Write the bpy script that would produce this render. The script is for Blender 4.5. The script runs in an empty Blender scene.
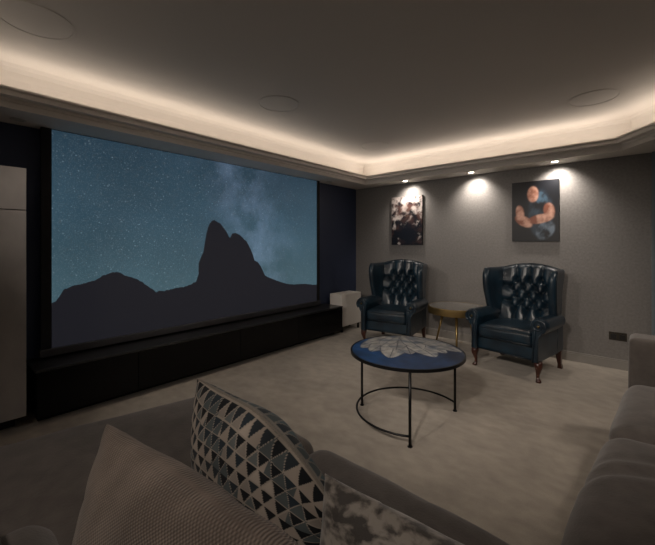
import bpy, bmesh, math, random
from mathutils import Vector, Matrix, noise
random.seed(7)
scn = bpy.context.scene
COL = scn.collection
PI = math.pi

# ------------------------------------------------------------------ camera
FPX = 354.0
YAW = math.radians(41.3)
FWD = Vector((-math.sin(YAW), math.cos(YAW), 0))
RGT = Vector((math.cos(YAW), math.sin(YAW), 0))
cam = bpy.data.cameras.new('camera')
cam.sensor_width = 36.0
cam.lens = 36.0 * FPX / 655.0
cam.shift_y = -29.0 / 655.0
cam.clip_start = 0.02
camo = bpy.data.objects.new('camera', cam)
COL.objects.link(camo)
camo.location = (3.537, -4.746, 1.30)
camo.rotation_euler = (math.radians(90), 0, YAW)
scn.camera = camo

# ------------------------------------------------------------------ world, view
w = bpy.data.worlds.new('world'); scn.world = w; w.use_nodes = True
w.node_tree.nodes['Background'].inputs[0].default_value = (0.9, 0.8, 0.7, 1)
w.node_tree.nodes['Background'].inputs[1].default_value = 0.02
scn.view_settings.view_transform = 'Standard'
scn.view_settings.look = 'None'
scn.view_settings.gamma = 1.0
scn.view_settings.use_curve_mapping = False
scn.view_settings.exposure = 1.05

# ------------------------------------------------------------------ lights
Z_SOFFIT, Z_LIP, Z_CEIL = 2.20, 2.31, 2.53
LED_TILT = math.radians(18)
WARM = (1.0, 0.86, 0.73)
def area_strip(name, a, b, z, watts_per_m, width=0.06):
    a = Vector((a[0], a[1], z)); b = Vector((b[0], b[1], z))
    L = (b - a).length
    l = bpy.data.lights.new(name, 'AREA'); l.shape = 'RECTANGLE'
    l.size = L; l.size_y = width; l.energy = watts_per_m * L; l.color = WARM
    o = bpy.data.objects.new(name, l); COL.objects.link(o)
    o.location = (a + b) / 2
    t = (b - a).normalized(); inward = Vector((t.y, -t.x, 0))
    zax = -(Vector((0, 0, math.cos(LED_TILT))) + inward * math.sin(LED_TILT))       # angled profile: faces up and into the room
    yax = zax.cross(t)
    o.rotation_euler = Matrix((t, yax, zax)).transposed().to_euler()
    return o
area_strip('cove_led_strip', (0.395, -4.55), (0.395, -0.30), 2.29, 0.50)
area_strip('cove_led_strip', (0.46, -0.30), (3.38, -0.30), 2.29, 0.66)
area_strip('cove_led_strip', (3.47, -0.35), (4.04, -1.11), 2.29, 0.55)
area_strip('cove_led_strip', (4.18, -1.20), (4.18, -4.80), 2.29, 0.75)
area_strip('cove_led_strip', (3.90, -5.02), (0.60, -5.02), 2.29, 0.4)
DOWN = [(1.02, -0.19), (1.95, -0.19), (2.85, -0.19)]
for i, (x, y) in enumerate(DOWN):
    l = bpy.data.lights.new('downlight_or_fill_beam', 'SPOT'); l.energy = (13, 15, 17)[i]; l.color = (1.0, 0.90, 0.80)
    l.spot_size = math.radians(112); l.spot_blend = 1.0; l.shadow_soft_size = 0.03
    o = bpy.data.objects.new('downlight_or_fill_beam', l); COL.objects.link(o)
    o.location = (x, y, 2.178)
    o.rotation_euler = (math.radians(30), 0, 0)
# added fill spots over the sofa side, out of view and without fittings: (x, y, watts, cone, aim point)
for x, y, e_, cone, aim in ((4.3, -1.3, 26, 104, (2.4, -1.3)), (4.3, -2.9, 5, 120, (2.4, -2.4)),
                            (0.9, -5.15, 52, 78, (0.95, -1.3)), (2.2, -5.15, 62, 56, (1.8, -0.7)), (3.1, -5.15, 105, 56, (2.4, -0.6)), (2.8, -5.2, 15, 112, (2.6, -4.4))):
    l = bpy.data.lights.new('downlight_or_fill_beam', 'SPOT'); l.energy = e_; l.color = (1.0, 0.88, 0.77)
    l.spot_size = math.radians(cone); l.spot_blend = 1.0; l.shadow_soft_size = 0.10
    o = bpy.data.objects.new('downlight_or_fill_beam', l); COL.objects.link(o)
    o.location = (x, y, 2.178)
    o.rotation_euler = (Vector((aim[0], aim[1], 0.2)) - o.location).to_track_quat('-Z', 'Y').to_euler()

# ------------------------------------------------------------------ materials
def mat(name, color, rough=0.6, metal=0.0, spec=0.5, sheen=0.0, coat=0.0, coat_rough=0.1):
    m = bpy.data.materials.new(name); m.use_nodes = True
    b = m.node_tree.nodes['Principled BSDF']
    b.inputs['Base Color'].default_value = (*color, 1)
    b.inputs['Roughness'].default_value = rough
    b.inputs['Metallic'].default_value = metal
    b.inputs['Specular IOR Level'].default_value = spec
    b.inputs['Sheen Weight'].default_value = sheen
    b.inputs['Coat Weight'].default_value = coat
    b.inputs['Coat Roughness'].default_value = coat_rough
    return m
def N(m, t): return m.node_tree.nodes.new(t)
def Lk(m, a, b): m.node_tree.links.new(a, b)
def P(m): return m.node_tree.nodes['Principled BSDF']
def coords(m, scale=(1, 1, 1), kind='Object'):
    tc = N(m, 'ShaderNodeTexCoord'); mp = N(m, 'ShaderNodeMapping')
    mp.inputs['Scale'].default_value = scale
    Lk(m, tc.outputs[kind], mp.inputs['Vector'])
    return mp.outputs['Vector']
def mottled(m, c1, c2, scale=3.0, detail=6, lo=0.35, hi=0.65, sc=(1, 1, 1), distort=0.0):
    v = coords(m, sc); n = N(m, 'ShaderNodeTexNoise'); r = N(m, 'ShaderNodeValToRGB')
    n.inputs['Scale'].default_value = scale; n.inputs['Detail'].default_value = detail
    n.inputs['Distortion'].default_value = distort
    Lk(m, v, n.inputs['Vector']); Lk(m, n.outputs['Fac'], r.inputs['Fac'])
    r.color_ramp.elements[0].position = lo; r.color_ramp.elements[0].color = (*c1, 1)
    r.color_ramp.elements[1].position = hi; r.color_ramp.elements[1].color = (*c2, 1)
    Lk(m, r.outputs['Color'], P(m).inputs['Base Color'])
    return r
def bumped(m, scale=200.0, strength=0.3, dist=0.01, detail=3, sc=(1, 1, 1)):
    v = coords(m, sc); n = N(m, 'ShaderNodeTexNoise'); b = N(m, 'ShaderNodeBump')
    n.inputs['Scale'].default_value = scale; n.inputs['Detail'].default_value = detail
    b.inputs['Strength'].default_value = strength; b.inputs['Distance'].default_value = dist
    Lk(m, v, n.inputs['Vector']); Lk(m, n.outputs['Fac'], b.inputs['Height'])
    Lk(m, b.outputs['Normal'], P(m).inputs['Normal'])
def vcol(m, attr='Col'):
    a = N(m, 'ShaderNodeAttribute'); a.attribute_name = attr
    Lk(m, a.outputs['Color'], P(m).inputs['Base Color'])

M = {}
M['paint'] = mat('ceiling_paint', (0.80, 0.755, 0.705), 0.75)
M['speaker_white'] = mat('speaker_grille', (0.84, 0.80, 0.75), 0.75)
m = M['wallpaper'] = mat('grey_wallpaper', (0.2, 0.19, 0.175), 0.42, spec=0.5)
mottled(m, (0.19, 0.18, 0.172), (0.25, 0.238, 0.23), 45, 8, 0.3, 0.75); bumped(m, 90, 0.5, 0.004, 6, (1, 1, .35))
m = M['navy'] = mat('navy_wall_paint', (0.032, 0.047, 0.098), 0.55); bumped(m, 60, 0.2, 0.003)
m = M['plain_wall'] = mat('warm_grey_wall', (0.36, 0.33, 0.30), 0.7)
m = M['carpet'] = mat('greige_carpet', (0.3, 0.27, 0.24), 0.95, sheen=0.25)
def carpet_nodes(m):
    v = coords(m); 
    big = N(m, 'ShaderNodeTexNoise'); big.inputs['Scale'].default_value = 3.2; big.inputs['Detail'].default_value = 5; big.inputs['Distortion'].default_value = 0.8
    v2 = coords(m, (1.0, 1.5, 1)); st = N(m, 'ShaderNodeTexNoise'); st.inputs['Scale'].default_value = 9.0; st.inputs['Detail'].default_value = 6
    fine = N(m, 'ShaderNodeTexNoise'); fine.inputs['Scale'].default_value = 160; fine.inputs['Detail'].default_value = 2
    Lk(m, v, big.inputs['Vector']); Lk(m, v2, st.inputs['Vector']); Lk(m, v, fine.inputs['Vector'])
    a = N(m, 'ShaderNodeMath'); a.operation = 'MULTIPLY_ADD'; a.inputs[1].default_value = 0.5
    Lk(m, big.outputs['Fac'], a.inputs[0])
    b = N(m, 'ShaderNodeMath'); b.operation = 'MULTIPLY'; b.inputs[1].default_value = 0.5; Lk(m, st.outputs['Fac'], b.inputs[0]); Lk(m, b.outputs[0], a.inputs[2])
    c = N(m, 'ShaderNodeMath'); c.operation = 'MULTIPLY_ADD'; c.inputs[1].default_value = 0.22; Lk(m, fine.outputs['Fac'], c.inputs[0]); Lk(m, a.outputs[0], c.inputs[2])
    r = N(m, 'ShaderNodeValToRGB'); Lk(m, c.outputs[0], r.inputs['Fac'])
    r.color_ramp.elements[0].position = 0.47; r.color_ramp.elements[0].color = (0.30, 0.262, 0.218, 1)
    r.color_ramp.elements[1].position = 0.76; r.color_ramp.elements[1].color = (0.43, 0.378, 0.315, 1)
    Lk(m, r.outputs['Color'], P(m).inputs['Base Color'])
    bp = N(m, 'ShaderNodeBump'); bp.inputs['Strength'].default_value = 0.6; bp.inputs['Distance'].default_value = 0.01
    Lk(m, c.outputs[0], bp.inputs['Height']); Lk(m, bp.outputs['Normal'], P(m).inputs['Normal'])
carpet_nodes(m)
m = M['skirting'] = mat('skirting_paint', (0.27, 0.255, 0.235), 0.45)
m = M['frame_blue'] = mat('blue_grey_paint', (0.17, 0.22, 0.25), 0.5)
m = M['concrete'] = mat('concrete_laminate', (0.3, 0.28, 0.27), 0.55)
mottled(m, (0.22, 0.205, 0.195), (0.38, 0.355, 0.34), 2.6, 10, 0.3, 0.7, (1, 1, 0.7)); bumped(m, 40, 0.15, 0.002)
M['black'] = mat('black_lacquer', (0.003, 0.003, 0.0035), 0.25, spec=0.25)
M['black_top'] = mat('black_satin_top', (0.016, 0.016, 0.017), 0.35, spec=0.6)
M['black_matte'] = mat('black_velvet_border', (0.008, 0.008, 0.009), 0.8)
M['black_metal'] = mat('black_metal', (0.012, 0.012, 0.013), 0.4, metal=0.6)
M['bar'] = mat('dark_aluminium', (0.10, 0.10, 0.105), 0.35, metal=0.7)
m = M['white_box'] = mat('off_white_lacquer', (0.78, 0.74, 0.69), 0.45)
m = M['leather'] = mat('antique_blue_leather', (0.01, 0.03, 0.045), 0.36, spec=0.6, coat=0.25, coat_rough=0.25)
mottled(m, (0.004, 0.012, 0.022), (0.011, 0.034, 0.056), 7, 6, 0.35, 0.75); bumped(m, 70, 0.18, 0.004, 6)
m = M['leather_dark'] = mat('dark_blue_leather_piping', (0.008, 0.014, 0.02), 0.35)
m = M['mahogany'] = mat('mahogany', (0.05, 0.014, 0.008), 0.28, coat=0.3)
m = M['brass'] = mat('brushed_brass', (0.42, 0.30, 0.13), 0.38, metal=0.9)
m = M['glass_top'] = mat('grey_polished_top', (0.20, 0.19, 0.175), 0.06, spec=1.0)
M['stud'] = mat('antique_stud', (0.25, 0.18, 0.09), 0.3, metal=1.0)
def fabric(name, c1, c2, sheen=0.5, nscale=60, bs=0.35):
    m = mat(name, c1, 0.9, sheen=sheen, spec=0.2); mottled(m, c1, c2, 14, 8, 0.3, 0.7); bumped(m, nscale, bs, 0.004, 6); return m
M['sofa'] = fabric('taupe_chenille', (0.108, 0.094, 0.085), (0.155, 0.135, 0.122), 0.3, 120, 0.4)
m = M['weave'] = mat('woven_taupe_cloth', (0.16, 0.13, 0.11), 0.9, spec=0.2, sheen=0.2)
def weave_nodes(m):
    tc = N(m, 'ShaderNodeTexCoord'); s = N(m, 'ShaderNodeSeparateXYZ'); Lk(m, tc.outputs['Object'], s.inputs[0])
    outs = []
    for ax, fr in (('X', 800.0), ('Z', 900.0)):
        k = N(m, 'ShaderNodeMath'); k.operation = 'MULTIPLY'; k.inputs[1].default_value = fr; Lk(m, s.outputs[ax], k.inputs[0])
        q = N(m, 'ShaderNodeMath'); q.operation = 'SINE'; Lk(m, k.outputs[0], q.inputs[0]); outs.append(q)
    mu = N(m, 'ShaderNodeMath'); mu.operation = 'MULTIPLY'; Lk(m, outs[0].outputs[0], mu.inputs[0]); Lk(m, outs[1].outputs[0], mu.inputs[1])
    nz = N(m, 'ShaderNodeTexNoise'); nz.inputs['Scale'].default_value = 9; nz.inputs['Detail'].default_value = 8; Lk(m, tc.outputs['Object'], nz.inputs['Vector'])
    ad = N(m, 'ShaderNodeMath'); ad.operation = 'MULTIPLY_ADD'; ad.inputs[1].default_value = 0.28; Lk(m, mu.outputs[0], ad.inputs[0]); Lk(m, nz.outputs['Fac'], ad.inputs[2])
    r = N(m, 'ShaderNodeValToRGB'); Lk(m, ad.outputs[0], r.inputs['Fac'])
    r.color_ramp.elements[0].position = 0.25; r.color_ramp.elements[0].color = (0.14, 0.112, 0.096, 1)
    r.color_ramp.elements[1].position = 0.8; r.color_ramp.elements[1].color = (0.36, 0.295, 0.25, 1)
    Lk(m, r.outputs['Color'], P(m).inputs['Base Color'])
    b = N(m, 'ShaderNodeBump'); b.inputs['Strength'].default_value = 0.5; b.inputs['Distance'].default_value = 0.003
    Lk(m, mu.outputs[0], b.inputs['Height']); Lk(m, b.outputs['Normal'], P(m).inputs['Normal'])
weave_nodes(m)
m = M['crushed'] = mat('crushed_velvet', (0.3, 0.27, 0.24), 0.6, sheen=0.8, spec=0.3)
mottled(m, (0.065, 0.056, 0.05), (0.38, 0.34, 0.30), 26, 14, 0.45, 0.58, (1, 1.0, 1.6), 0.25); bumped(m, 22, 0.5, 0.01, 6)
m = M['printed'] = mat('triangle_print_cotton', (0.5, 0.5, 0.5), 0.75, sheen=0.15, spec=0.25); vcol(m); bumped(m, 12, 0.25, 0.01, 4)
m = M['piping'] = mat('cream_cushion_seam', (0.30, 0.265, 0.23), 0.8)
m = M['table_art'] = mat('lacquered_leaf_art', (0.5, 0.5, 0.5), 0.34, spec=0.22, coat=0.0, coat_rough=0.12); vcol(m)
m = M['canvas'] = mat('printed_canvas', (0.5, 0.5, 0.5), 0.35, spec=0.4); vcol(m)
m = M['outlet'] = mat('bronze_socket_plate', (0.06, 0.052, 0.042), 0.35, metal=0.7)
M['outlet_dark'] = mat('black_socket_insert', (0.01, 0.01, 0.01), 0.4)
m = M['lamp_glow'] = mat('lamp_glow', (1, 1, 1), 0.5)
P(m).inputs['Emission Color'].default_value = (1, 0.88, 0.72, 1); P(m).inputs['Emission Strength'].default_value = 9.0
M['bezel'] = mat('white_bezel', (0.55, 0.53, 0.49), 0.5)
M['led'] = mat('led_tape', (0.8, 0.75, 0.6), 0.6)

# ------------------------------------------------------------------ helpers
def obj(name, verts, faces, material, parent=None, smooth=False, loc=(0, 0, 0)):
    me = bpy.data.meshes.new(name); me.from_pydata([tuple(v) for v in verts], [], faces)
    me.materials.append(material)
    if smooth:
        me.polygons.foreach_set('use_smooth', [True] * len(me.polygons))
    me.validate(); me.update()
    o = bpy.data.objects.new(name, me); COL.objects.link(o); o.location = loc
    if parent: o.parent = parent
    return o
def thing(name, label, cat, loc=(0, 0, 0), rz=0.0, group=None):
    o = bpy.data.objects.new(name, None); COL.objects.link(o); o.empty_display_size = 0.1
    o.location = loc; o.rotation_euler = (0, 0, rz); o['label'] = label; o['category'] = cat
    if group: o['group'] = group
    return o
def tag(o, label, cat, group=None):
    o['label'] = label; o['category'] = cat
    if group: o['group'] = group
    return o
def struct(o):
    o['kind'] = 'structure'; return o
class G:
    """collects vertices and faces"""
    def __init__(s): s.v = []; s.f = []
    def add(s, v, f):
        n = len(s.v); s.v += [tuple(p) for p in v]; s.f += [tuple(i + n for i in q) for q in f]; return s
    def box(s, a, b, bev=0.0):
        bm = bmesh.new(); bmesh.ops.create_cube(bm, size=1)
        for v in bm.verts:
            v.co = Vector([(a[i] + b[i]) / 2 + v.co[i] * abs(b[i] - a[i]) for i in range(3)])
        if bev: bmesh.ops.bevel(bm, geom=bm.edges[:], offset=bev, segments=2, affect='EDGES', profile=0.5)
        bm.verts.index_update()
        s.add([v.co.copy() for v in bm.verts], [[v.index for v in f.verts] for f in bm.faces]); bm.free(); return s
    def loft(s, loops, closed=False, cap=True):
        n = len(loops[0]); base = len(s.v)
        for L in loops: s.v += [tuple(p) for p in L]
        k = len(loops)
        for i in range(k if closed else k - 1):
            a = base + i * n; b = base + ((i + 1) % k) * n
            for j in range(n): s.f.append((a + j, a + (j + 1) % n, b + (j + 1) % n, b + j))
        if cap and not closed:
            s.f.append(tuple(base + j for j in reversed(range(n)))); s.f.append(tuple(base + (k - 1) * n + j for j in range(n)))
        return s
    def tube(s, pts, rad, n=10, closed=False):
        pts = [Vector(p) for p in pts]; loops = []; up = None
        K = len(pts)
        for i, p in enumerate(pts):
            if closed: t = (pts[(i + 1) % K] - pts[i - 1]).normalized()
            else: t = (pts[min(i + 1, K - 1)] - pts[max(i - 1, 0)]).normalized()
            if up is None:
                up = Vector((0, 0, 1)) if abs(t.z) < 0.9 else Vector((1, 0, 0))
            a = (up - t * up.dot(t)).normalized(); up = a; b = t.cross(a)
            r = rad[i] if isinstance(rad, (list, tuple)) else rad
            loops.append([p + a * r * math.cos(2 * PI * j / n) + b * r * math.sin(2 * PI * j / n) for j in range(n)])
        return s.loft(loops, closed=closed)
    def lathe(s, prof, n=48, c=(0, 0)):
        loops = [[(c[0] + r * math.cos(2 * PI * j / n), c[1] + r * math.sin(2 * PI * j / n), z) for j in range(n)] for r, z in prof]
        return s.loft(loops)
    def sphere(s, c, r, sc=(1, 1, 1), n=10):
        loops = []
        for i in range(1, n):
            t = PI * i / n
            loops.append([(c[0] + r * sc[0] * math.sin(t) * math.cos(2 * PI * j / n), c[1] + r * sc[1] * math.sin(t) * math.sin(2 * PI * j / n), c[2] - r * sc[2] * math.cos(t)) for j in range(n)])
        return s.loft(loops)
    def build(s, name, material, parent=None, smooth=False, loc=(0, 0, 0)):
        o = obj(name, s.v, s.f, material, parent, smooth, loc)
        bm = bmesh.new(); bm.from_mesh(o.data); bmesh.ops.recalc_face_normals(bm, faces=bm.faces[:]); bm.to_mesh(o.data); bm.free()
        if smooth: o.data.polygons.foreach_set('use_smooth', [True] * len(o.data.polygons))
        return o
def edges_sharp(o, deg=40):
    me = o.data; me.polygons.foreach_set('use_smooth', [True] * len(me.polygons))
    bm = bmesh.new(); bm.from_mesh(me)
    for e in bm.edges:
        if len(e.link_faces) == 2 and e.calc_face_angle(0) > math.radians(deg): e.smooth = False
    bm.to_mesh(me); bm.free(); return o
def paint_mesh(o, fn):
    me = o.data; ca = me.color_attributes.new('Col', 'FLOAT_COLOR', 'POINT')
    for i, v in enumerate(me.vertices):
        c = fn(v.co); ca.data[i].color = (c[0], c[1], c[2], 1)
def rbox_geo(size, r, n=14, puff=0.0, puff_side=0.0, warp=None):
    """rounded, crowned box centred on origin"""
    hx, hy, hz = [s / 2 for s in size]
    ts = [math.sin((i / n - 0.5) * PI) * 0.35 + (i / n * 2 - 1) * 0.65 for i in range(n + 1)]
    idx = {}; V = []; F = []
    def vid(p):
        k = tuple(round(c, 6) for c in p)
        if k not in idx: idx[k] = len(V); V.append(p)
        return idx[k]
    for ax in range(3):
        for sg in (-1, 1):
            for i in range(n):
                for j in range(n):
                    q = []
                    for (u, v) in ((i, j), (i + 1, j), (i + 1, j + 1), (i, j + 1)):
                        p = [0, 0, 0]; p[ax] = sg; p[(ax + 1) % 3] = ts[u]; p[(ax + 2) % 3] = ts[v]; q.append(vid(tuple(p)))
                    F.append(tuple(q if sg > 0 else reversed(q)))
    out = []
    for p in V:
        P0 = Vector((p[0] * hx, p[1] * hy, p[2] * hz))
        q = Vector((max(-(hx - r), min(hx - r, P0.x)), max(-(hy - r), min(hy - r, P0.y)), max(-(hz - r), min(hz - r, P0.z))))
        d = P0 - q
        if d.length > 1e-7: P0 = q + d.normalized() * r
        x, y, z = P0.x / hx, P0.y / hy, P0.z / hz
        P0.z += puff * (1 - x * x) * (1 - y * y) * (1 if z > 0 else -0.3) * abs(z)
        P0.x += puff_side * (1 - y * y) * (1 - z * z) * x
        P0.y += puff_side * (1 - x * x) * (1 - z * z) * y
        if warp: P0 = warp(P0, (x, y, z))
        out.append(P0)
    return out, F
def wrinkle(p, amp, sc, seed):
    return Vector((noise.noise(p * sc + Vector((seed, 0, 0))), noise.noise(p * sc + Vector((0, seed + 5, 0))), noise.noise(p * sc + Vector((0, 0, seed + 9))))) * amp
def dup(root, loc, rz, label):
    r = root.copy(); COL.objects.link(r); r.location = loc; r.rotation_euler = (0, 0, rz); r['label'] = label
    for ch in list(root.children):
        c = ch.copy(); COL.objects.link(c); c.parent = r
        for g in ch.children:
            d = g.copy(); COL.objects.link(d); d.parent = c
    return r

# ================================================================== SETTING
XR, YB = 4.60, -5.40
struct(G().box((-0.1, YB - 0.1, -0.1), (XR + 0.1, 0.1, 0.0)).build('floor', M['carpet']))
struct(G().box((-0.1, YB - 0.1, Z_CEIL), (XR + 0.1, 0.1, Z_CEIL + 0.1)).build('ceiling', M['paint']))
struct(G().box((-0.1, YB - 0.1, 0), (0, 0.1, Z_CEIL)).build('wall_left', M['navy']))
struct(G().box((0, 0, 0), (3.66, 0.1, Z_CEIL)).build('wall_back', M['wallpaper']))
struct(G().box((XR, YB, 0), (XR + 0.1, 0.1, Z_CEIL)).build('wall_right', M['plain_wall']))
struct(G().box((0, YB - 0.1, 0), (XR, YB, Z_CEIL)).build('wall_front', M['plain_wall']))
# soffit, moulding, light trough and riser of the perimeter cove
B = [(0.40, -0.30), (3.42, -0.30), (4.02, -1.10), (4.02, -4.90), (0.40, -4.90)]
def offs(d):
    n = len(B); out = []
    for i in range(n):
        p0, p1, p2 = Vector(B[i - 1]), Vector(B[i]), Vector(B[(i + 1) % n])
        def nrm(a, b):
            t = (b - a).normalized(); return Vector((t.y, -t.x))       # clockwise path: inward = right side
        n1, n2 = nrm(p0, p1), nrm(p1, p2)
        bis = (n1 + n2).normalized(); out.append(p1 + bis * d / bis.dot(n1))
    return out
prof = [(0, 2.20), (0, 2.240), (0.010, 2.242), (0.012, 2.262), (0.030, 2.266), (0.050, 2.276), (0.064, 2.292), (0.086, 2.295), (0.092, 2.300), (0.092, 2.312), (0.076, 2.312), (0.074, 2.262), (-0.13, 2.262), (-0.132, 2.30), (-0.134, 2.44), (-0.126, 2.490), (-0.108, 2.515), (-0.07, 2.5299)]
g = G(); loops = []
for d, z in prof: loops.append([(p.x, p.y, z) for p in offs(d)])
g.loft(loops, cap=False)
outer = [(0, 0), (3.95, 0), (XR, 0), (XR, YB), (0, YB)]
n0 = len(g.v); g.v += [(x, y, Z_SOFFIT) for x, y in outer]
for i in range(5):
    j = (i + 1) % 5; g.f.append((i, j, n0 + j, n0 + i))
struct(g.build('trim_1', M['paint']))
# skirting
struct(G().box((0.0, -0.018, 0), (3.64, 0, 0.085)).box((0.0, -0.013, 0.085), (3.64, 0, 0.10)).build('baseboard_back', M['skirting']))
struct(G().box((XR - 0.018, YB, 0), (XR, 0, 0.10)).build('baseboard_right', M['skirting']))
# door opening with blue-grey frame at right end of the back wall
dr = struct(G().box((3.66, 0.02, 0), (4.56, 0.07, 2.05), 0.004).box((3.66, 0.0, 2.05), (XR, 0.1, 2.53)).build('door_1', M['frame_blue']))
struct(G().box((3.635, -0.05, 0), (3.72, 0.06, Z_SOFFIT - 0.002), 0.005).build('trim_2', M['frame_blue'])) 
struct(G().box((4.52, -0.05, 0), (4.598, 0.06, Z_SOFFIT - 0.002), 0.005).build('trim_3', M['frame_blue']))
G().sphere((3.80, -0.03, 1.0), 0.025).tube([(3.80, -0.01, 1.0), (3.80, 0.03, 1.0)], 0.01).build('door_knob', M['stud'], dr, True)

# ================================================================== BIG OBJECTS
# ---- projection screen
XS = 0.08
scr = thing('projection_screen', 'huge projection screen glowing with starry night sky above black rock silhouette', 'screen', (0, 0, 0))
Y0, Y1, ZT, ZB = -4.09, -1.045, 2.194, 0.480
m = bpy.data.materials.new('projected_sky'); m.use_nodes = True
b = P(m); b.inputs['Base Color'].default_value = (0.02, 0.02, 0.02, 1); b.inputs['Roughness'].default_value = 0.7
tc = N(m, 'ShaderNodeTexCoord'); sp = N(m, 'ShaderNodeSeparateXYZ'); Lk(m, tc.outputs['Object'], sp.inputs[0])
# vertical gradient: deep blue at the top, teal near the horizon
mr = N(m, 'ShaderNodeMapRange'); mr.inputs['From Min'].default_value = 0.9; mr.inputs['From Max'].default_value = 2.2
Lk(m, sp.outputs['Z'], mr.inputs['Value'])
rp = N(m, 'ShaderNodeValToRGB'); Lk(m, mr.outputs[0], rp.inputs['Fac'])
e = rp.color_ramp.elements
e[0].position = 0.0; e[0].color = (0.040, 0.080, 0.100, 1); e[1].position = 1.0; e[1].color = (0.017, 0.038, 0.058, 1)
k = e.new(0.5); k.color = (0.027, 0.060, 0.086, 1)
# milky band, diagonal through the middle
v = N(m, 'ShaderNodeVectorMath'); v.operation = 'DOT_PRODUCT'; v.inputs[1].default_value = (0, 0.96, 0.28)
Lk(m, tc.outputs['Object'], v.inputs[0])
nz = N(m, 'ShaderNodeTexNoise'); nz.inputs['Scale'].default_value = 2.6; nz.inputs['Detail'].default_value = 9; nz.inputs['Roughness'].default_value = 0.65
Lk(m, tc.outputs['Object'], nz.inputs['Vector'])
ds = N(m, 'ShaderNodeMath'); ds.operation = 'ADD'; ds.inputs[1].default_value = 1.62; Lk(m, v.outputs['Value'], ds.inputs[0])
sq = N(m, 'ShaderNodeMath'); sq.operation = 'MULTIPLY'; Lk(m, ds.outputs[0], sq.inputs[0]); Lk(m, ds.outputs[0], sq.inputs[1])
ex = N(m, 'ShaderNodeMath'); ex.operation = 'MULTIPLY'; ex.inputs[1].default_value = -5.5; Lk(m, sq.outputs[0], ex.inputs[0])
ee = N(m, 'ShaderNodeMath'); ee.operation = 'EXPONENT'; Lk(m, ex.outputs[0], ee.inputs[0])
nr = N(m, 'ShaderNodeMapRange'); nr.inputs['From Min'].default_value = 0.42; nr.inputs['From Max'].default_value = 0.75; Lk(m, nz.outputs['Fac'], nr.inputs['Value'])
mb = N(m, 'ShaderNodeMath'); mb.operation = 'MULTIPLY'; Lk(m, ee.outputs[0], mb.inputs[0]); Lk(m, nr.outputs[0], mb.inputs[1])
mx = N(m, 'ShaderNodeMix'); mx.data_type = 'RGBA'; mx.blend_type = 'ADD'; Lk(m, mb.outputs[0], mx.inputs['Factor'])
Lk(m, rp.outputs['Color'], mx.inputs['A']); mx.inputs['B'].default_value = (0.075, 0.098, 0.150, 1)
# overall mottling
nz2 = N(m, 'ShaderNodeTexNoise'); nz2.inputs['Scale'].default_value = 1.1; nz2.inputs['Detail'].default_value = 4; Lk(m, tc.outputs['Object'], nz2.inputs['Vector'])
mm = N(m, 'ShaderNodeMapRange'); mm.inputs['From Min'].default_value = 0.3; mm.inputs['From Max'].default_value = 0.7; mm.inputs['To Min'].default_value = 0.82; mm.inputs['To Max'].default_value = 1.15; Lk(m, nz2.outputs['Fac'], mm.inputs['Value'])
mv = N(m, 'ShaderNodeVectorMath'); mv.operation = 'SCALE'; Lk(m, mx.outputs['Result'], mv.inputs[0]); Lk(m, mm.outputs[0], mv.inputs['Scale'])
last = mv.outputs[0]
for scl, thr, bright in ((20.0, 0.16, 0.28), (52.0, 0.40, 0.10), (110.0, 0.5, 0.06), (4.0, 0.045, 1.0)):
    vo = N(m, 'ShaderNodeTexVoronoi'); vo.inputs['Scale'].default_value = scl; Lk(m, tc.outputs['Object'], vo.inputs['Vector'])
    s1 = N(m, 'ShaderNodeMapRange'); s1.inputs['From Min'].default_value = thr; s1.inputs['From Max'].default_value = thr * 0.3
    s1.inputs['To Min'].default_value = 0; s1.inputs['To Max'].default_value = bright; Lk(m, vo.outputs['Distance'], s1.inputs['Value'])
    s2 = N(m, 'ShaderNodeSeparateColor'); Lk(m, vo.outputs['Color'], s2.inputs[0])
    sp4 = N(m, 'ShaderNodeMath'); sp4.operation = 'POWER'; sp4.inputs[1].default_value = 2.0; Lk(m, s2.outputs[0], sp4.inputs[0])
    s3 = N(m, 'ShaderNodeMath'); s3.operation = 'MULTIPLY'; Lk(m, s1.outputs[0], s3.inputs[0]); Lk(m, sp4.outputs[0], s3.inputs[1])
    ad = N(m, 'ShaderNodeMix'); ad.data_type = 'RGBA'; ad.blend_type = 'ADD'; Lk(m, s3.outputs[0], ad.inputs['Factor']); Lk(m, last, ad.inputs['A'])
    ad.inputs['B'].default_value = (0.75, 0.9, 1, 1); last = ad.outputs['Result']
Lk(m, last, b.inputs['Emission Color']); b.inputs['Emission Strength'].default_value = 0.54
M['sky'] = m
m = mat('projected_rock', (0.006, 0.006, 0.007), 0.7); P(m).inputs['Emission Color'].default_value = (0.0085, 0.0085, 0.0115, 1); P(m).inputs['Emission Strength'].default_value = 0.6
M['rock'] = m
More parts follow.
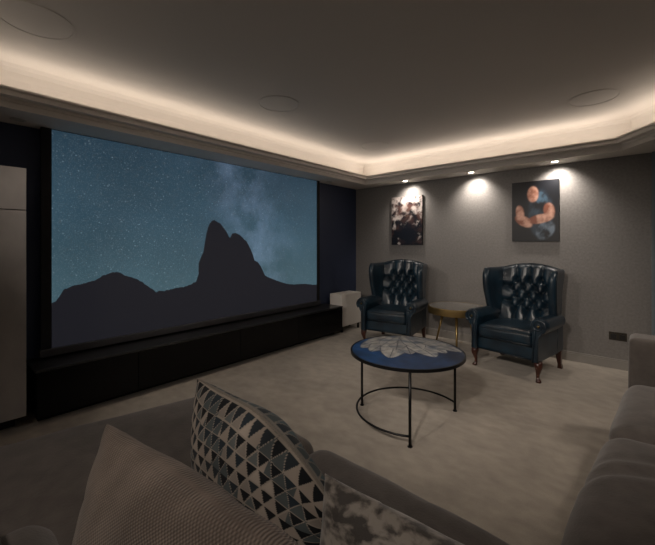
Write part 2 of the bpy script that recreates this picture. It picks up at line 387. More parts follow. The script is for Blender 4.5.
# ridge line of the projected rocks, in wall metres (y, z)
camC = Vector((3.537, -4.746, 1.30))     # station the ridge line was surveyed from
def to_screen(px, py):
    d = FWD + RGT * ((px - 327.5) / FPX) + Vector((0, 0, 1)) * ((243.5 - py) / FPX)
    t = (XS - camC.x) / d.x; q = camC + d * t; return q.y, q.z
ridge_px = [(53, 303), (56, 301), (60, 295), (65, 289), (72, 286), (80, 284.5), (88, 282), (93, 281.5), (98, 278.5), (104, 275), (110, 273), (116, 272), (121, 273), (125, 275.5), (130, 277), (137, 279), (143, 283), (149, 287), (153, 289.5), (156, 292), (160, 291), (166, 290.5), (172, 289), (180, 287.5), (187, 286), (192, 284), (196, 281.5), (198.5, 275), (198.7, 263), (201, 257), (203.4, 252), (205, 242), (206.5, 233), (208, 228), (210, 223), (212, 220.5), (214.3, 219.8), (217, 222), (220.5, 223.7), (223, 227), (226, 231), (228.5, 236), (230, 238), (232, 233.8), (236, 233), (239.5, 234.6), (243, 238), (247, 242), (250, 248), (252.5, 253.5), (254.5, 260.5), (258, 262), (260.5, 266), (263, 271), (265, 275.5), (270, 278), (276.7, 280.4), (282, 282.5), (288, 284), (296, 284.5), (305, 283.6), (311, 284.8), (316.5, 284.5)]
ridge = [to_screen(*q) for q in ridge_px]
ridge[0] = (Y0, ridge[0][1]); ridge[-1] = (Y1, ridge[-1][1])
fine = []
for (a, c) in zip(ridge[:-1], ridge[1:]):
    for s in range(4):
        t = s / 4; y = a[0] + (c[0] - a[0]) * t; z = a[1] + (c[1] - a[1]) * t + noise.noise(Vector((y * 40, 3.1, 0))) * 0.012
        fine.append((y, z))
fine.append(ridge[-1])
def strip(lo, hi, mt, name):
    g = G(); n = len(fine)
    g.v = [(XS, p[0], p[1] if lo is None else lo) for p in fine] + [(XS, p[0], p[1] if hi is None else hi) for p in fine]
    g.f = [(i, i + 1, n + i + 1, n + i) for i in range(n - 1)]
    return g.build(name, mt, scr)
strip(None, ZT, M['sky'], 'sky_image'); strip(ZB, None, M['rock'], 'rock_image')
bd = 0.065
G().box((XS - 0.02, Y0 - bd, ZB - 0.045), (XS - 0.002, Y1 + bd, ZT + 0.004)).build('backing', M['black_matte'], scr)
for a, c in ((Y0 - bd, Y0), (Y1, Y1 + bd * .7)): G().box((XS - 0.002, a, ZB), (XS + 0.012, c, ZT + 0.004)).build('side_border', M['black_matte'], scr)
G().box((XS - 0.03, Y0 - bd - 0.01, ZB - 0.06), (XS + 0.02, Y1 + bd, ZB), 0.006).build('weight_bar', M['bar'], scr)

# ---- floating black media cabinet
mc = thing('media_cabinet', 'long low black lacquered media cabinet running under the projection screen', 'cabinet', (0, 0, 0))
G().box((0.002, -4.225, 0.06), (0.335, -0.80, 0.385), 0.003).build('carcass', M['black'], mc)
G().box((0.002, -4.235, 0.387), (0.362, -0.797, 0.405), 0.003).build('top_panel', M['black_top'], mc)
ys = [-4.225, -3.55, -2.53, -1.67, -0.80]
for a, c in zip(ys[:-1], ys[1:]):
    G().box((0.337, a + 0.002, 0.062), (0.358, c - 0.002, 0.384), 0.003).build('door', M['black'], mc)
G().box((0.01, -4.20, 0.0), (0.24, -0.84, 0.058)).build('plinth', M['black_matte'], mc)

# ---- tall concrete-look cupboard
tc_ = thing('tall_cupboard', 'tall pale concrete-effect cupboard with two doors at left of screen', 'cupboard', (0, 0, 0))
G().box((0.002, -5.2, 0.118), (0.36, -4.285, 1.815), 0.002).build('carcass', M['concrete'], tc_)
G().box((0.362, -4.90, 0.118), (0.382, -4.285, 1.524), 0.002).build('door', M['concrete'], tc_)
G().box((0.362, -4.90, 1.530), (0.382, -4.285, 1.815), 0.002).build('door', M['concrete'], tc_)
G().box((0.01, -5.15, 0), (0.20, -4.32, 0.116)).build('plinth', M['black_matte'], tc_)

# ---- white subwoofer
sb = thing('subwoofer', 'off-white box subwoofer beyond the right end of black media cabinet', 'speaker', (0, 0, 0))
G().box((0.07, -0.745, 0.085), (0.30, -0.275, 0.553), 0.006).build('cabinet_body', M['white_box'], sb)
for x in (0.10, 0.27):
    for y in (-0.71, -0.31): G().tube([(x, y, 0.0), (x, y, 0.086)], 0.018, 12).build('foot', M['black_metal'], sb)

# ================================================================== SOFA
sofa = thing('corner_sofa', 'large taupe fabric corner sofa wrapping round the near side of room', 'sofa', (0, 0, 0))
FY, FX = -3.57, 3.37    # front edges of the two runs
def cushion(name, a, c, r=0.07, puff=0.035, seed=0, n=26, folds=None, m_='sofa', parent=sofa, side=0.015, wr=0.006):
    ctr = Vector([(a[i] + c[i]) / 2 for i in range(3)]); size = [c[i] - a[i] for i in range(3)]
    def wp(p, u):
        q = p + wrinkle(p + ctr, wr, 4.0, seed) + wrinkle(p + ctr, wr * 0.35, 14.0, seed)
        if folds: q += folds(p + ctr, u)
        return q
    V, F = rbox_geo(size, r, n, puff, side, wp)
    return obj(name, V, F, M[m_], parent, True, ctr)
# bases
g = G().box((1.64, -4.78, 0.07), (4.05, -3.61, 0.27), 0.02)
g.box((3.52, -3.612, 0.07), (4.05, -1.76, 0.27), 0.02); g.build('base', M['sofa'], sofa)
for x, y in ((1.68, -3.70), (1.68, -4.5), (3.0, -3.70), (3.5, -1.62), (4.2, -1.62), (4.2, -4.5)):
    G().tube([(x, y, 0), (x, y, 0.075)], [0.018, 0.025], 12).build('leg', M['black_metal'], sofa)
# seats, near run
def splay(p, u):
    k = max(0, min(1, (2.46 - p.x) / 0.9))
    return Vector((-0.24 * k * max(0, min(1, (FY - 0.05 - p.y) / 1.0)), 0, 0))
cushion('seat_cushion', (1.61, -4.82, 0.25), (2.46, FY, 0.425), 0.075, 0.03, 1, 26, splay)
cushion('seat_cushion', (2.465, -4.55, 0.25), (3.36, FY, 0.425), 0.085, 0.035, 2)
cushion('corner_seat_cushion', (3.365, -4.55, 0.25), (4.05, FY, 0.425), 0.07, 0.02, 5)
# seats, right run
def skew_r(p, u):
    return Vector(((0.125 * (p.y + 3.57) / 1.8 - 0.02) * (1 - u[0]) / 2, 0, 0))
def folds_r(p, u):
    d = 0.0
    for (x0, y0, sl, a, wd) in ((3.45, -3.02, 0.35, 0.016, 0.035), (3.45, -2.90, 0.25, 0.009, 0.03)):
        t = p.y - (y0 + sl * (p.x - x0)); d -= a * math.exp(-(t / wd) ** 2) * math.exp(-((p.x - 3.45) / 0.3) ** 2)
        d += 0.7 * a * math.exp(-((t + 2 * wd) / (wd * 1.6)) ** 2) * math.exp(-((p.x - 3.45) / 0.35) ** 2)
    return Vector((0, 0, d if u[2] > 0 else 0)) + skew_r(p, u)
cushion('seat_cushion', (FX, -3.565, 0.25), (4.05, -2.605, 0.425), 0.085, 0.035, 3, 40, folds_r)
cushion('seat_cushion', (FX + 0.01, -2.60, 0.25), (4.05, -1.775, 0.425), 0.085, 0.035, 4, 26, skew_r)
# arm and backs
cushion('arm', (3.49, -1.765, 0.07), (4.38, -1.55, 0.695), 0.035, 0.0, 6, 20, None, 'sofa', sofa, 0.004, 0.002)
cushion('back_rest', (4.055, -4.80, 0.07), (4.38, -1.77, 0.70), 0.05, 0.0, 7, 16, side=0.0, wr=0.002)
cushion('back_rest', (2.16, -4.84, 0.07), (4.05, -4.62, 0.60), 0.05, 0.0, 8, 16, side=0.0, wr=0.002)
cushion('back_cushion', (2.14, -4.68, 0.30), (2.46, -4.48, 0.46), 0.085, 0.02, 9, 20)

# ================================================================== WINGBACK CHAIRS
def wingback(label, loc, rz):
    t = thing('wingback_armchair', label, 'armchair', loc, rz, 'blue leather wingback armchairs')
    L = M['leather']; BW = 0.298
    # seat frame with front rail
    V, F = rbox_geo((0.60, 0.60, 0.14), 0.02, 10)
    obj('seat_frame', [v + Vector((0, 0.02, 0.26)) for v in V], F, L, t, True)
    g = G()
    for z in (0.197, 0.318):
        g.tube([(-0.285, -0.285, z), (0.285, -0.285, z)], 0.007, 8)
    g.build('piping', M['leather_dark'], t, True)
    # seat cushion
    def wpc(p, u): return p + wrinkle(p, 0.004, 8, 3)
    V, F = rbox_geo((0.545, 0.58, 0.145), 0.05, 18, 0.03, 0.006, wpc)
    cu = obj('seat_cushion', [v + Vector((0, -0.025, 0.385)) for v in V], F, L, t, True)
    g = G()
    for z in (0.338, 0.430):
        g.tube([(-0.262, 0.0, z), (-0.268, -0.285, z), (-0.235, -0.318, z), (0.235, -0.318, z), (0.268, -0.285, z), (0.262, 0.0, z)], 0.006, 8)
    g.build('piping', M['leather_dark'], cu, True)
    # tufted back: front surface with buttons, folds and flutes
    rows = [0.56, 0.645, 0.73, 0.815, 0.90]; sp_ = 0.124; btn = []
    for ri, z in enumerate(rows):
        cnt = 4 if ri % 2 == 1 else 3
        for k in range(cnt): btn.append(((k - (cnt - 1) / 2) * sp_, z, ri))
    segs = []
    for (x, z, r) in btn:
        for (x2, z2, r2) in btn:
            if r2 == r + 1 and abs(abs(x - x2) - sp_ / 2) < 0.01: segs.append((x, z, x2, z2))
        if r == 4: segs.append((x, z, x * 1.12, 1.10))
        if r == 0: segs.append((x, z, x, 0.44))
        if r % 2 == 1 and abs(x) > 0.15: segs.append((x, z, math.copysign(0.295, x), z + 0.02))
    def dseg(x, z, s):
        ax, az, bx, bz = s; dx, dz = bx - ax, bz - az
        q = max(0, min(1, ((x - ax) * dx + (z - az) * dz) / (dx * dx + dz * dz)))
        return math.hypot(x - ax - q * dx, z - az - q * dz)
    def top_z(x): return 1.015 + 0.058 * math.cos(min(1, abs(x) / 0.30) * PI / 2) ** 0.8
    def back_y(z): return 0.20 + (z - 0.42) * 0.20
    NX, NZ = 110, 120; V = []; F = []
    for j in range(NZ + 1):
        for i in range(NX + 1):
            x = (i / NX * 2 - 1) * BW; z = 0.42 + (top_z(x) - 0.42) * j / NZ
            db = min(math.hypot(x - a, z - c) for a, c, _ in btn)
            dsg = min(dseg(x, z, s) for s in segs)
            h = 0.036 * (1 - math.exp(-(db / 0.030) ** 2)) + 0.020 * (1 - math.exp(-(dsg / 0.013) ** 2))
            h += 0.014 * min(1, dsg / 0.05)
            edge = min(1, (j / NZ - 0) / 0.05, (1 - j / NZ) / 0.06 + 0.0)
            rnd = math.sqrt(max(0, 1 - (1 - max(0, min(1, edge))) ** 2)) if j > NZ / 2 else 1
            V.append(Vector((x, back_y(z) + 0.050 - (h + 0.008) * (0.25 + 0.75 * rnd) * (1.0), z)))
    W = NX + 1
    for j in range(NZ):
        for i in range(NX): a = j * W + i; F.append((a, a + 1, a + W + 1, a + W))
    # outer back and closing rim
    n1 = len(V)
    for j in range(0, NZ + 1, NZ):
        for i in range(NX + 1):
            x = (i / NX * 2 - 1) * BW; z = 0.42 + (top_z(x) - 0.42) * j / NZ
            V.append(Vector((x, back_y(z) + (0.11 if j == 0 else 0.085), (z - 0.25) if j == 0 else z - 0.01)))
    for i in range(NX):
        F.append((n1 + i + 1, n1 + i, n1 + W + i, n1 + W + i + 1))
        F.append((NZ * W + i, NZ * W + i + 1, n1 + W + i + 1, n1 + W + i))
        F.append((i + 1, i, n1 + i, n1 + i + 1))
    F.append(tuple([j * W for j in range(NZ + 1)] + [n1 + W, n1]))
    F.append(tuple([j * W + NX for j in range(NZ, -1, -1)] + [n1 + NX, n1 + W + NX]))
    bk = obj('backrest', V, F, L, t, True); edges_sharp(bk, 60)
    g0 = G().tube([(x / 20 * BW, back_y(1.05) + 0.03, top_z(x / 20 * BW) + 0.001) for x in range(-20, 21)], 0.008, 8)
    g0.build('top_piping', M['leather_dark'], t, True)
    for (x, z, r) in btn:
        G().sphere((x, back_y(z) + 0.040, z), 0.0115, (1, 0.6, 1), 8).build('button', M['leather_dark'], bk, True)
    # wings
    for s in (-1, 1):
        g = G(); loops = []; pip = []
        K = 22
        for k in range(K + 1):
            q = k / K; z = 0.50 + q * 0.53
            # front edge (depth) : S curve, widest high up
            yf = 0.025 - 0.065 * math.sin(min(1, max(0, (q - 0.12) / 0.62)) * PI / 2) ** 1.3
            if q > 0.80: yf += 0.05 * ((q - 0.80) / 0.20) ** 2
            flare = 0.030 + 0.022 * math.sin(q * PI / 2)
            A = Vector((s * (0.272 + 0.022 * q), back_y(z) + 0.075)); Bf = Vector((s * (0.285 + flare), yf))
            tdir = (Bf - A).normalized(); nd = Vector((-tdir.y, tdir.x)) * (1 if s > 0 else -1)
            if nd.x * s > 0: nd = -nd                      # nd points to the inside of the chair
            top_in = 1.0 if q < 0.93 else math.sqrt(max(0.02, 1 - ((q - 0.93) / 0.07) ** 2))
            th = 0.024 * top_in; roll = 0.036 * (0.6 + 0.4 * top_in)
            Ln = (Bf - A).length; pts = []
            for u in (0, .2, .4, .6, .75): pts.append(A + tdir * Ln * u + nd * (th + 0.012 * math.sin(u / .75 * PI) * top_in))
            cc = Bf - tdir * roll
            for a_ in range(0, 9):
                an = PI / 2 - PI * a_ / 8
                pts.append(cc + nd * math.sin(an) * roll + tdir * math.cos(an) * roll)
            for u in (.75, .5, .25, 0): pts.append(A + tdir * Ln * u - nd * th)
            loops.append([(p.x, p.y, z) for p in pts]); pip.append((cc.x - nd.x * roll, cc.y - nd.y * roll, z))
        g.loft(loops); wg = g.build('wing', L, t, True); edges_sharp(wg, 70)
        G().tube(pip, 0.006, 6).build('piping', M['leather_dark'], wg, True)
        # rolled arm
        g = G(); loops = []
        for k in range(15):
            q = k / 14; y = -0.315 + q * 0.50
            fl = 0.004 * (1 - q) ; R = 0.066 + 0.012 * (1 - q); cz = 0.530 - 0.006 * q; cx = 0.322 + fl
            if k == 0: R -= 0.010
            pts = [(0.275, 0.20), (0.272, 0.40), (0.270, cz - 0.03)]
            for a_ in range(0, 17):
                an = PI + 0.1 - (PI + 0.95 + 0.1) * a_ / 16
                pts.append((cx + R * math.cos(an), cz + R * math.sin(an)))
            pts += [(cx - 0.004, cz - 0.092), (0.322, 0.37), (0.318, 0.28), (0.322, 0.19), (0.28, 0.19)]
            loops.append([(s * p[0], y, p[1]) for p in pts])
        g.loft(loops); ar = g.build('arm', L, t, True); edges_sharp(ar, 50)
        # side panel of seat box, behind the arm
        G().box((s * 0.285, 0.17, 0.19), (s * 0.322, 0.33, 0.54), 0.008).build('side_panel', L, t)
        # scroll facing: raised panel outline with spiral, and studs
        g = G(); cx, cz = 0.326, 0.530
        sp2 = []
        for a_ in range(0, 46):
            an = -0.9 + a_ * 0.20; rr = 0.068 - a_ * 0.00115
            sp2.append((s * (cx + rr * math.cos(an)), -0.322, cz + rr * math.sin(an)))
        g.tube(sp2, 0.0095, 8)
        g.tube([(s * 0.275, -0.320, 0.185), (s * 0.283, -0.320, 0.36), (s * 0.300, -0.320, 0.44), (s * 0.290, -0.322, 0.505)], 0.007, 7)
        g.tube([(s * 0.322, -0.320, 0.195), (s * 0.320, -0.320, 0.36), (s * 0.322, -0.320, 0.42), (s * 0.352, -0.322, 0.465)], 0.007, 7)
        g.build('scroll_piping', L, ar, True)
        G().sphere((s * cx, -0.325, cz), 0.014, (1, .6, 1), 8).build('scroll_button', M['stud'], ar, True)
        # legs: cabriole in front, raked square at the back
        loops = []
        for (z, dx, dy, r) in ((0.195, 0, 0, 0.036), (0.155, 0.004, -0.004, 0.037), (0.13, 0.006, -0.006, 0.031), (0.10, 0.002, -0.002, 0.022), (0.065, -0.004, 0.004, 0.015), (0.035, -0.003, 0.003, 0.0135), (0.02, 0.004, -0.004, 0.021), (0.008, 0.006, -0.006, 0.024), (0.0, 0.006, -0.006, 0.022)):
            loops.append([(s * (0.308 + dx) + r * math.cos(2 * PI * j / 14), -0.275 + dy + r * math.sin(2 * PI * j / 14), z) for j in range(14)])
        G().loft(loops).build('leg', M['mahogany'], t, True)
        loops = []
        for (z, dy, r) in ((0.195, 0, 0.026), (0.12, 0.004, 0.022), (0.05, 0.022, 0.016), (0.015, 0.034, 0.02), (0, 0.036, 0.02)):
            loops.append([(s * 0.297 + r * a_, 0.285 + dy + r * c_, z) for a_, c_ in ((-1, -1), (1, -1), (1, 1), (-1, 1))])
        G().loft(loops).build('leg', M['mahogany'], t)
    # closing piece behind the seat
    G().box((-0.29, 0.27, 0.19), (0.29, 0.315, 0.45), 0.008).build('back_panel', L, t)
    return t
ch = wingback('blue leather wingback armchair at right, between brass side table and wall socket', (2.575, -0.63, 0), math.radians(-10))
dup(ch, (1.13, -0.67, 0), math.radians(9), 'blue leather wingback armchair in the corner beside the off-white subwoofer')

# ================================================================== TABLES
TC = Vector((2.228, -2.358, 0)); TR = 0.418
ct = thing('coffee_table', 'round coffee table with blue and grey leaf-painted top on black metal legs', 'coffee table', TC)
# top: polar grid painted with overlapping leaves
petals = [  # tip, half width, tone   (disc units; x = right of picture, y = away)
    ((-0.80, 0.28), 0.17, 0.7), ((-0.66, 0.05), 0.16, 0.85), ((-0.38, -0.30), 0.20, 1.0), ((0.02, -0.10), 0.17, 0.8),
    ((0.40, -0.26), 0.20, 1.0), ((0.66, -0.05), 0.17, 0.95), ((0.92, 0.10), 0.15, 0.75), ((-0.70, 0.55), 0.14, 0.8),
    ((-0.18, 0.16), 0.15, 0.75), ((0.30, 0.18), 0.16, 0.9), ((0.72, 0.42), 0.16, 0.85), ((1.05, 0.42), 0.15, 0.8), ((0.95, 0.02), 0.15, 0.75), ((-0.40, 0.42), 0.13, 0.9)]
base_pt = Vector((0.12, 1.15))
def leaf_art(co):
    r2 = (RGT.x * co.x + RGT.y * co.y) / TR; f2 = (FWD.x * co.x + FWD.y * co.y) / TR
    nn = noise.noise(Vector((r2 * 2.2, f2 * 2.2, 1))); n2 = noise.noise(Vector((r2 * 9, f2 * 9, 4)))
    q = max(0, min(1, 0.5 + 0.9 * nn - 0.35 * r2))
    col = Vector((0.007, 0.018, 0.05)).lerp(Vector((0.018, 0.065, 0.18)), q) * (1 + 0.35 * n2)
    p = Vector((r2, f2)); 
    for (tip, hw, tone) in petals:
        tp = Vector((tip[0], tip[1] - 0.14)); d = tp - base_pt; L2 = d.length; d = d / L2; v = p - base_pt
        u = v.dot(d) / L2; s = abs(v.x * d.y - v.y * d.x)
        if 0.0 < u < 1.0:
            wd = 1.28 * hw * (math.sin(PI * min(1, u ** 1.5)) ** 0.75)
            if s < wd:
                e = s / wd
                if e > 0.90 or s < 0.008: col = Vector((0.05, 0.06, 0.085))
                else:
                    g = tone * (0.38 + 0.18 * n2 + 0.07 * noise.noise(Vector((s * 40, u * 3, tip[0])))) * (0.8 + 0.2 * u)
                    col = Vector((g, g * 0.99, g * 0.95)).lerp(Vector((0.03, 0.07, 0.13)), max(0, min(0.8, 1.1 * noise.noise(Vector((r2 * 5, f2 * 7, 8))) + 0.12)))
    return col
V = [(0, 0, 0.50)]; F = []; NR, NA = 70, 200
for i in range(1, NR + 1):
    r = (TR - 0.012) * i / NR
    for j in range(NA): V.append((r * math.cos(2 * PI * j / NA), r * math.sin(2 * PI * j / NA), 0.50))
for j in range(NA): F.append((0, 1 + j, 1 + (j + 1) % NA))
for i in range(NR - 1):
    for j in range(NA):
        a = 1 + i * NA; b2 = a + NA; k = (j + 1) % NA; F.append((a + j, b2 + j, b2 + k, a + k))
n0 = len(V)
for j in range(NA): V.append(((TR - 0.012) * math.cos(2 * PI * j / NA), (TR - 0.012) * math.sin(2 * PI * j / NA), 0.482))
o_ = 1 + (NR - 1) * NA
for j in range(NA): k = (j + 1) % NA; F.append((o_ + j, n0 + j, n0 + k, o_ + k))
F.append(tuple(n0 + j for j in reversed(range(NA))))
top = obj('tabletop', V, F, M['table_art'], ct); paint_mesh(top, leaf_art)
g = G(); loops = []
for d, z in ((-0.012, 0.501), (0.0, 0.501), (0.0, 0.480), (-0.03, 0.480), (-0.03, 0.4815), (-0.012, 0.4815)):
    loops.append([((TR + d) * math.cos(2 * PI * j / NA), (TR + d) * math.sin(2 * PI * j / NA), z) for j in range(NA)])
g.loft(loops, closed=True); edges_sharp(g.build('rim', M['black_metal'], ct), 40)
feet = [(1.865, -2.422), (2.44, -2.699), (2.467, -2.029)]
# circle through the three feet
(ax, ay), (bx, by), (cx_, cy_) = feet
D = 2 * (ax * (by - cy_) + bx * (cy_ - ay) + cx_ * (ay - by))
ux = ((ax**2 + ay**2) * (by - cy_) + (bx**2 + by**2) * (cy_ - ay) + (cx_**2 + cy_**2) * (ay - by)) / D
uy = ((ax**2 + ay**2) * (cx_ - bx) + (bx**2 + by**2) * (ax - cx_) + (cx_**2 + cy_**2) * (bx - ax)) / D
RR_ = math.hypot(ax - ux, ay - uy)
for x, y in feet:
    G().tube([(x - TC.x, y - TC.y, 0.004), (x - TC.x, y - TC.y, 0.476)], 0.0095, 12).lathe([(0.016, 0), (0.016, 0.006)], 12, (x - TC.x, y - TC.y)).build('leg', M['black_metal'], ct, True)
a0 = math.atan2(feet[1][1] - uy, feet[1][0] - ux); a1 = math.atan2(feet[2][1] - uy, feet[2][0] - ux)
# arc from the near leg clockwise round the left leg to the far right leg
while a1 > a0: a1 -= 2 * PI
G().tube([(ux - TC.x + RR_ * math.cos(a0 + (a1 - a0) * k / 60), uy - TC.y + RR_ * math.sin(a0 + (a1 - a0) * k / 60), 0.066) for k in range(61)], 0.0075, 10).build('stretcher_ring', M['black_metal'], ct, True)

st = thing('side_table', 'small round brass side table with polished grey top between the armchairs', 'side table', (1.825, -0.37, 0))
SR = 0.335
edges_sharp(G().lathe([(SR - 0.02, 0.437), (SR - 0.004, 0.437), (SR, 0.442), (SR, 0.518), (SR - 0.004, 0.522), (SR - 0.012, 0.522), (SR - 0.012, 0.515), (0.001, 0.515)], 96).build('drum_rim', M['brass'], st), 40)
edges_sharp(G().lathe([(0.001, 0.516), (SR - 0.014, 0.516), (SR - 0.014, 0.521), (0.001, 0.521)], 96).build('tabletop', M['glass_top'], st), 40)
va = math.atan2(RGT.y, RGT.x)
for dg in (132, 252, 12):
    an = va + math.radians(dg); c_, s_ = math.cos(an), math.sin(an)
    G().tube([(c_ * 0.17, s_ * 0.17, 0.44), (c_ * 0.28, s_ * 0.28, 0.0)], [0.017, 0.010], 12).build('leg', M['brass'], st, True)

# ================================================================== SCATTER CUSHIONS
def pillow(name, label, w_, h_, t_, loc, rot, mt, ears=0.06, seed=0, n=70, painter=None, folds=0.006, skew=None, seam=None):
    V = []; F = []; W = n + 1
    def ss(i):
        a = i / n * 2 - 1; return math.sin(a * PI / 2) * 0.6 + a * 0.4
    for side in (1, -1):
        for j in range(W):
            for i in range(W):
                u, v = ss(i), ss(j)
                x = w_ / 2 * u * (1 - ears * (1 - v * v)); z = h_ / 2 * v * (1 - ears * (1 - u * u))
                f = max(0, (1 - u * u) * (1 - v * v)) ** 0.5
                y = side * t_ / 2 * f
                p = Vector((x, y, z)); p += Vector((0, 1, 0)) * noise.noise(p * 7 + Vector((seed, side, 0))) * folds * 3 * min(1, f * 2)
                p += Vector((0, 1, 0)) * noise.noise(Vector((x * 5, z * 22 if abs(u) > .5 else z * 9, seed))) * folds * min(1, f * 2)
                if skew: p = skew(p, u, v)
                V.append(p)
    for j in range(n):
        for i in range(n):
            a = j * W + i; F.append((a, a + W, a + W + 1, a + 1))
            a += W * W; F.append((a, a + 1, a + W + 1, a + W))
    o = obj(name, V, F, M[mt], None, True)
    if painter:
        ca = o.data.color_attributes.new('Col', 'FLOAT_COLOR', 'POINT'); k = 0
        for side in (1, -1):
            for j in range(W):
                for i in range(W):
                    c = painter(ss(i), ss(j), side); ca.data[k].color = (*c, 1); k += 1
    bm = bmesh.new(); bm.from_mesh(o.data); bmesh.ops.remove_doubles(bm, verts=bm.verts[:], dist=0.0004); bm.to_mesh(o.data); bm.free()
    o.data.polygons.foreach_set('use_smooth', [True] * len(o.data.polygons))
    if seam:
        pts = []
        for i in range(n): pts.append(V[i])
        for i in range(n): pts.append(V[i * W + n])
        for i in range(n): pts.append(V[n * W + n - i])
        for i in range(n): pts.append(V[(n - i) * W])
        G().tube(pts, seam[0], 6, closed=True).build('piping', M[seam[1]], o, True)
    o.location = loc; o.rotation_euler = rot
    return tag(o, label, 'cushion')
TRI_D = [(0.012, 0.014, 0.018), (0.03, 0.04, 0.05), (0.10, 0.125, 0.135), (0.03, 0.045, 0.06)]
TRI_L = [(0.46, 0.39, 0.335), (0.54, 0.47, 0.405), (0.34, 0.30, 0.265), (0.17, 0.19, 0.19)]
def triangles(u, v, side):
    s = 15.0; y = (v + 1) / 2 * 12.0; row = math.floor(y); fy = y - row
    x = (u + 1) / 2 * s + (0.5 if row % 2 else 0); colm = math.floor(x); fx = x - colm
    down = abs(fx - 0.5) * 2 < fy                      # a triangle pointing down
    edge = abs(abs(fx - 0.5) * 2 - fy); line = edge < 0.10 or fy < 0.05 or fy > 0.95
    rnd = random.Random(int(row * 131 + colm * 17 + (5 if side > 0 else 0)))
    k1, k2 = rnd.random(), rnd.random()
    cid = colm if down else math.floor(x + 0.5)
    r3 = random.Random(int(row * 37 + cid * 101 + (3 if down else 0)))
    wash = noise.noise(Vector((u * 4, v * 4, side))) * 0.25 + 1
    if side < 0:
        if line: c = (0.46, 0.40, 0.34)
        elif down: c = TRI_D[r3.choice((0, 0, 0, 1, 3))]
        else: c = TRI_L[r3.choice((0, 1, 0, 2, 3))]
        if not down and math.sin(u * 7 + row) > 0.55: c = (0.11, 0.13, 0.135)
    else:
        c = (0.30, 0.28, 0.25) if line else (TRI_D[r3.choice((1, 2, 3))] if down else (0.10, 0.16, 0.19))
    return [a * wash for a in c]
def droop(p, u, v):
    k = max(0, u + 0.15) ** 2.0 * max(0, v + 0.3) / 1.7
    return p + Vector((-0.02 * k, 0.03 * k, -0.17 * k))
pillow('patterned_cushion', 'square cushion printed with black, blue and cream triangles, standing on sofa seat', 0.60, 0.39, 0.21,
       (2.74, -4.15, 0.662), (math.radians(1), math.radians(-1), math.radians(-1)), 'printed', 0.05, 3, 260, triangles, 0.005, droop, (0.003, 'piping'))
pillow('woven_cushion', 'large plain taupe coarse-woven cushion nearest the camera on the sofa', 0.68, 0.38, 0.24,
       (2.875, -4.43, 0.655), (math.radians(-6), math.radians(1), math.radians(6)), 'weave', 0.025, 11, 80, None, 0.008)
pillow('velvet_cushion', 'crushed velvet beige and grey mottled cushion, right of the triangle print', 0.50, 0.35, 0.16,
       (3.29, -4.20, 0.642), (math.radians(-10), 0, math.radians(4)), 'crushed', 0.06, 23, 80, None, 0.006)

# ================================================================== WALL THINGS
def canvas(name, label, x0, x1, z0, z1, fn, nx, nz):
    t = thing(name, label, 'picture', ((x0 + x1) / 2, 0, (z0 + z1) / 2))
    hw, hz = (x1 - x0) / 2, (z1 - z0) / 2
    G().box((-hw, -0.030, -hz), (hw, -0.001, hz), 0.002).build('stretcher_frame', M['black_matte'], t)
    V = []; F = []
    for j in range(nz + 1):
        for i in range(nx + 1): V.append((-hw + 2 * hw * i / nx, -0.0315, -hz + 2 * hz * j / nz))
    for j in range(nz):
        for i in range(nx): a = j * (nx + 1) + i; F.append((a, a + 1, a + nx + 2, a + nx + 1))
    o = obj('print', V, F, M['canvas'], t)
    paint_mesh(o, lambda c: fn((c.x / hw + 1) / 2, (c.z / hz + 1) / 2))
def lerp3(a, c, t): t = max(0, min(1, t)); return tuple(a[i] + (c[i] - a[i]) * t for i in range(3))
def art_small(u, v):
    n1 = noise.fractal(Vector((u * 5, v * 7, 2)), 0.8, 2.2, 5); n2 = noise.fractal(Vector((u * 6, v * 8, 9)), 0.8, 2.2, 5)
    base = lerp3((0.008, 0.009, 0.014), (0.10, 0.05, 0.045), n1 * 1.2 + 0.15 + (v - 0.4))
    wgt = (v - 0.55) * 2.2 + n2 * 1.4
    wgt = max(wgt, n2 * 2.2 - 0.4 - abs(v - 0.45)) 
    c = lerp3(base, (0.62, 0.55, 0.52), wgt)
    ctr = math.exp(-(((u - 0.52) / 0.28) ** 2 + ((v - 0.22) / 0.25) ** 2)); c = lerp3(c, (0.008, 0.010, 0.018), ctr * 1.3)
    ctr = math.exp(-(((u - 0.5) / 0.22) ** 2 + ((v - 0.66) / 0.12) ** 2)); c = lerp3(c, (0.20, 0.11, 0.08), ctr * 0.8 * (0.6 + n1))
    return c
def blob(u, v, cu, cv, su, sv, ang=0):
    du, dv = u - cu, v - cv; ca, sa = math.cos(ang), math.sin(ang)
    a, b_ = (du * ca + dv * sa) / su, (-du * sa + dv * ca) / sv
    return 1 / (1 + math.exp(min(50, 11 * (a * a + b_ * b_ - 1))))
def art_dark(u, v):
    n1 = noise.fractal(Vector((u * 5, v * 6, 4)), 0.9, 2.1, 5)
    c = (0.006, 0.007, 0.010)
    c = lerp3(c, (0.03, 0.05, 0.075), blob(u, v, 0.62, 0.45, 0.26, 0.38) * (0.6 + n1))
    c = lerp3(c, (0.16, 0.21, 0.27), blob(u, v, 0.72, 0.18, 0.20, 0.14, 0.4) * (0.35 + 1.3 * n1))
    c = lerp3(c, (0.07, 0.13, 0.19), blob(u, v, 0.64, 0.70, 0.14, 0.10, -0.5) * (0.5 + n1))
    warm = [(0.46, 0.78, 0.12, 0.13, 0.1), (0.26, 0.34, 0.20, 0.085, -0.35), (0.62, 0.37, 0.27, 0.075, 0.12), (0.80, 0.50, 0.11, 0.13, 0.6), (0.18, 0.48, 0.09, 0.13, 0.3)]
    for q in warm:
        k = blob(u, v, *q); c = lerp3(c, lerp3((0.22, 0.075, 0.045), (0.62, 0.36, 0.27), 0.45 + n1 * 1.2 + (u - q[0]) * 1.5), k * 0.95)
    return c
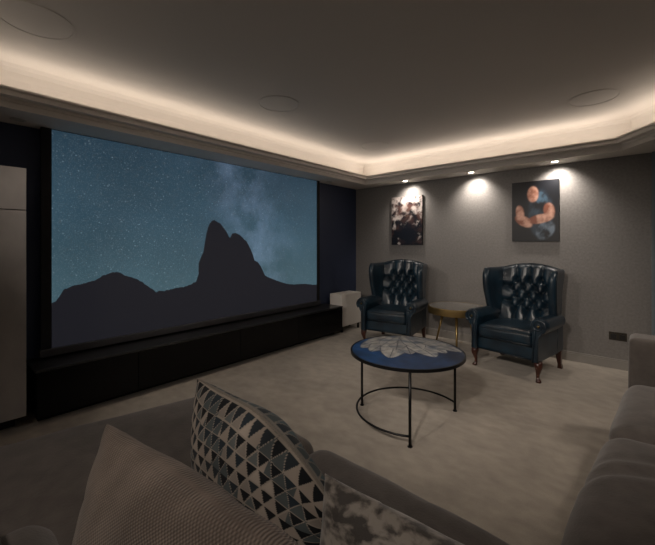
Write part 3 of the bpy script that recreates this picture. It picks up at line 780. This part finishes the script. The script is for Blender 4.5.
canvas('canvas_picture', 'smaller unframed portrait-format picture, mottled white and red over dark, above left armchair', 0.70, 1.205, 1.28, 2.00, art_small, 60, 84)
canvas('canvas_picture', 'larger mostly black picture with warm and blue patches, above right armchair', 2.382, 2.866, 1.325, 2.032, art_dark, 66, 92)

so = thing('wall_socket', 'bronze double power socket low on the grey wall beside sofa arm', 'socket', (3.376, 0, 0.336))
G().box((-0.073, -0.006, -0.043), (0.073, -0.0005, 0.043), 0.002).build('face_plate', M['outlet'], so)
for x in (-0.036, 0.036):
    i_ = G().box((x - 0.024, -0.0085, -0.030), (x + 0.024, -0.0055, 0.020), 0.001).build('socket_insert', M['outlet_dark'], so)
    G().box((x - 0.006, -0.0105, 0.024), (x + 0.006, -0.0055, 0.037), 0.001).build('rocker_switch', M['outlet_dark'], so)

# ---- ceiling speakers and downlights
spk_lbl = ['round flush ceiling speaker nearest the back left corner of room', 'round flush ceiling speaker over the middle of room, in line with the screen',
           'round flush ceiling speaker at top right of the ceiling', 'round flush ceiling speaker at top left corner of photo']
for (x, y), lb in zip([(1.045, -1.0), (1.155, -2.685), (3.25, -1.014), (1.035, -4.34)], spk_lbl):
    t = thing('ceiling_speaker', lb, 'speaker', (x, y, Z_CEIL), 0, 'flush ceiling speakers')
    edges_sharp(G().lathe([(0.178, -0.0004), (0.180, -0.004), (0.174, -0.006), (0.168, -0.0045), (0.1665, -0.0004)], 64).build('bezel', M['speaker_white'], t), 40)
    edges_sharp(G().lathe([(0.001, -0.0005), (0.166, -0.0004), (0.166, -0.002), (0.10, -0.0025), (0.001, -0.0028)], 64).build('grille', M['speaker_white'], t), 40)
def dl(x, y, lit, lb):
    t = thing('downlight', lb, 'downlight', (x, y, Z_SOFFIT), 0, 'recessed downlights in the soffit')
    edges_sharp(G().lathe([(0.045, -0.0005), (0.047, -0.004), (0.034, -0.006), (0.032, -0.0005)], 32).build('bezel', M['bezel'], t), 40)
    edges_sharp(G().lathe([(0.001, -0.0005), (0.031, -0.0005), (0.031, -0.004), (0.001, -0.005)], 32).build('lamp', M['lamp_glow'] if lit else M['bezel'], t), 40)
for (x, y), lb in zip(DOWN, ['lit downlight above the smaller white and red picture', 'lit downlight between the two pictures, above the side table', 'lit downlight above the larger black picture']):
    dl(x, y, True, lb)
dl(0.16, -0.86, False, 'unlit downlight in the soffit just right of the screen')
dl(0.16, -4.30, False, 'unlit downlight in the soffit just left of the screen')
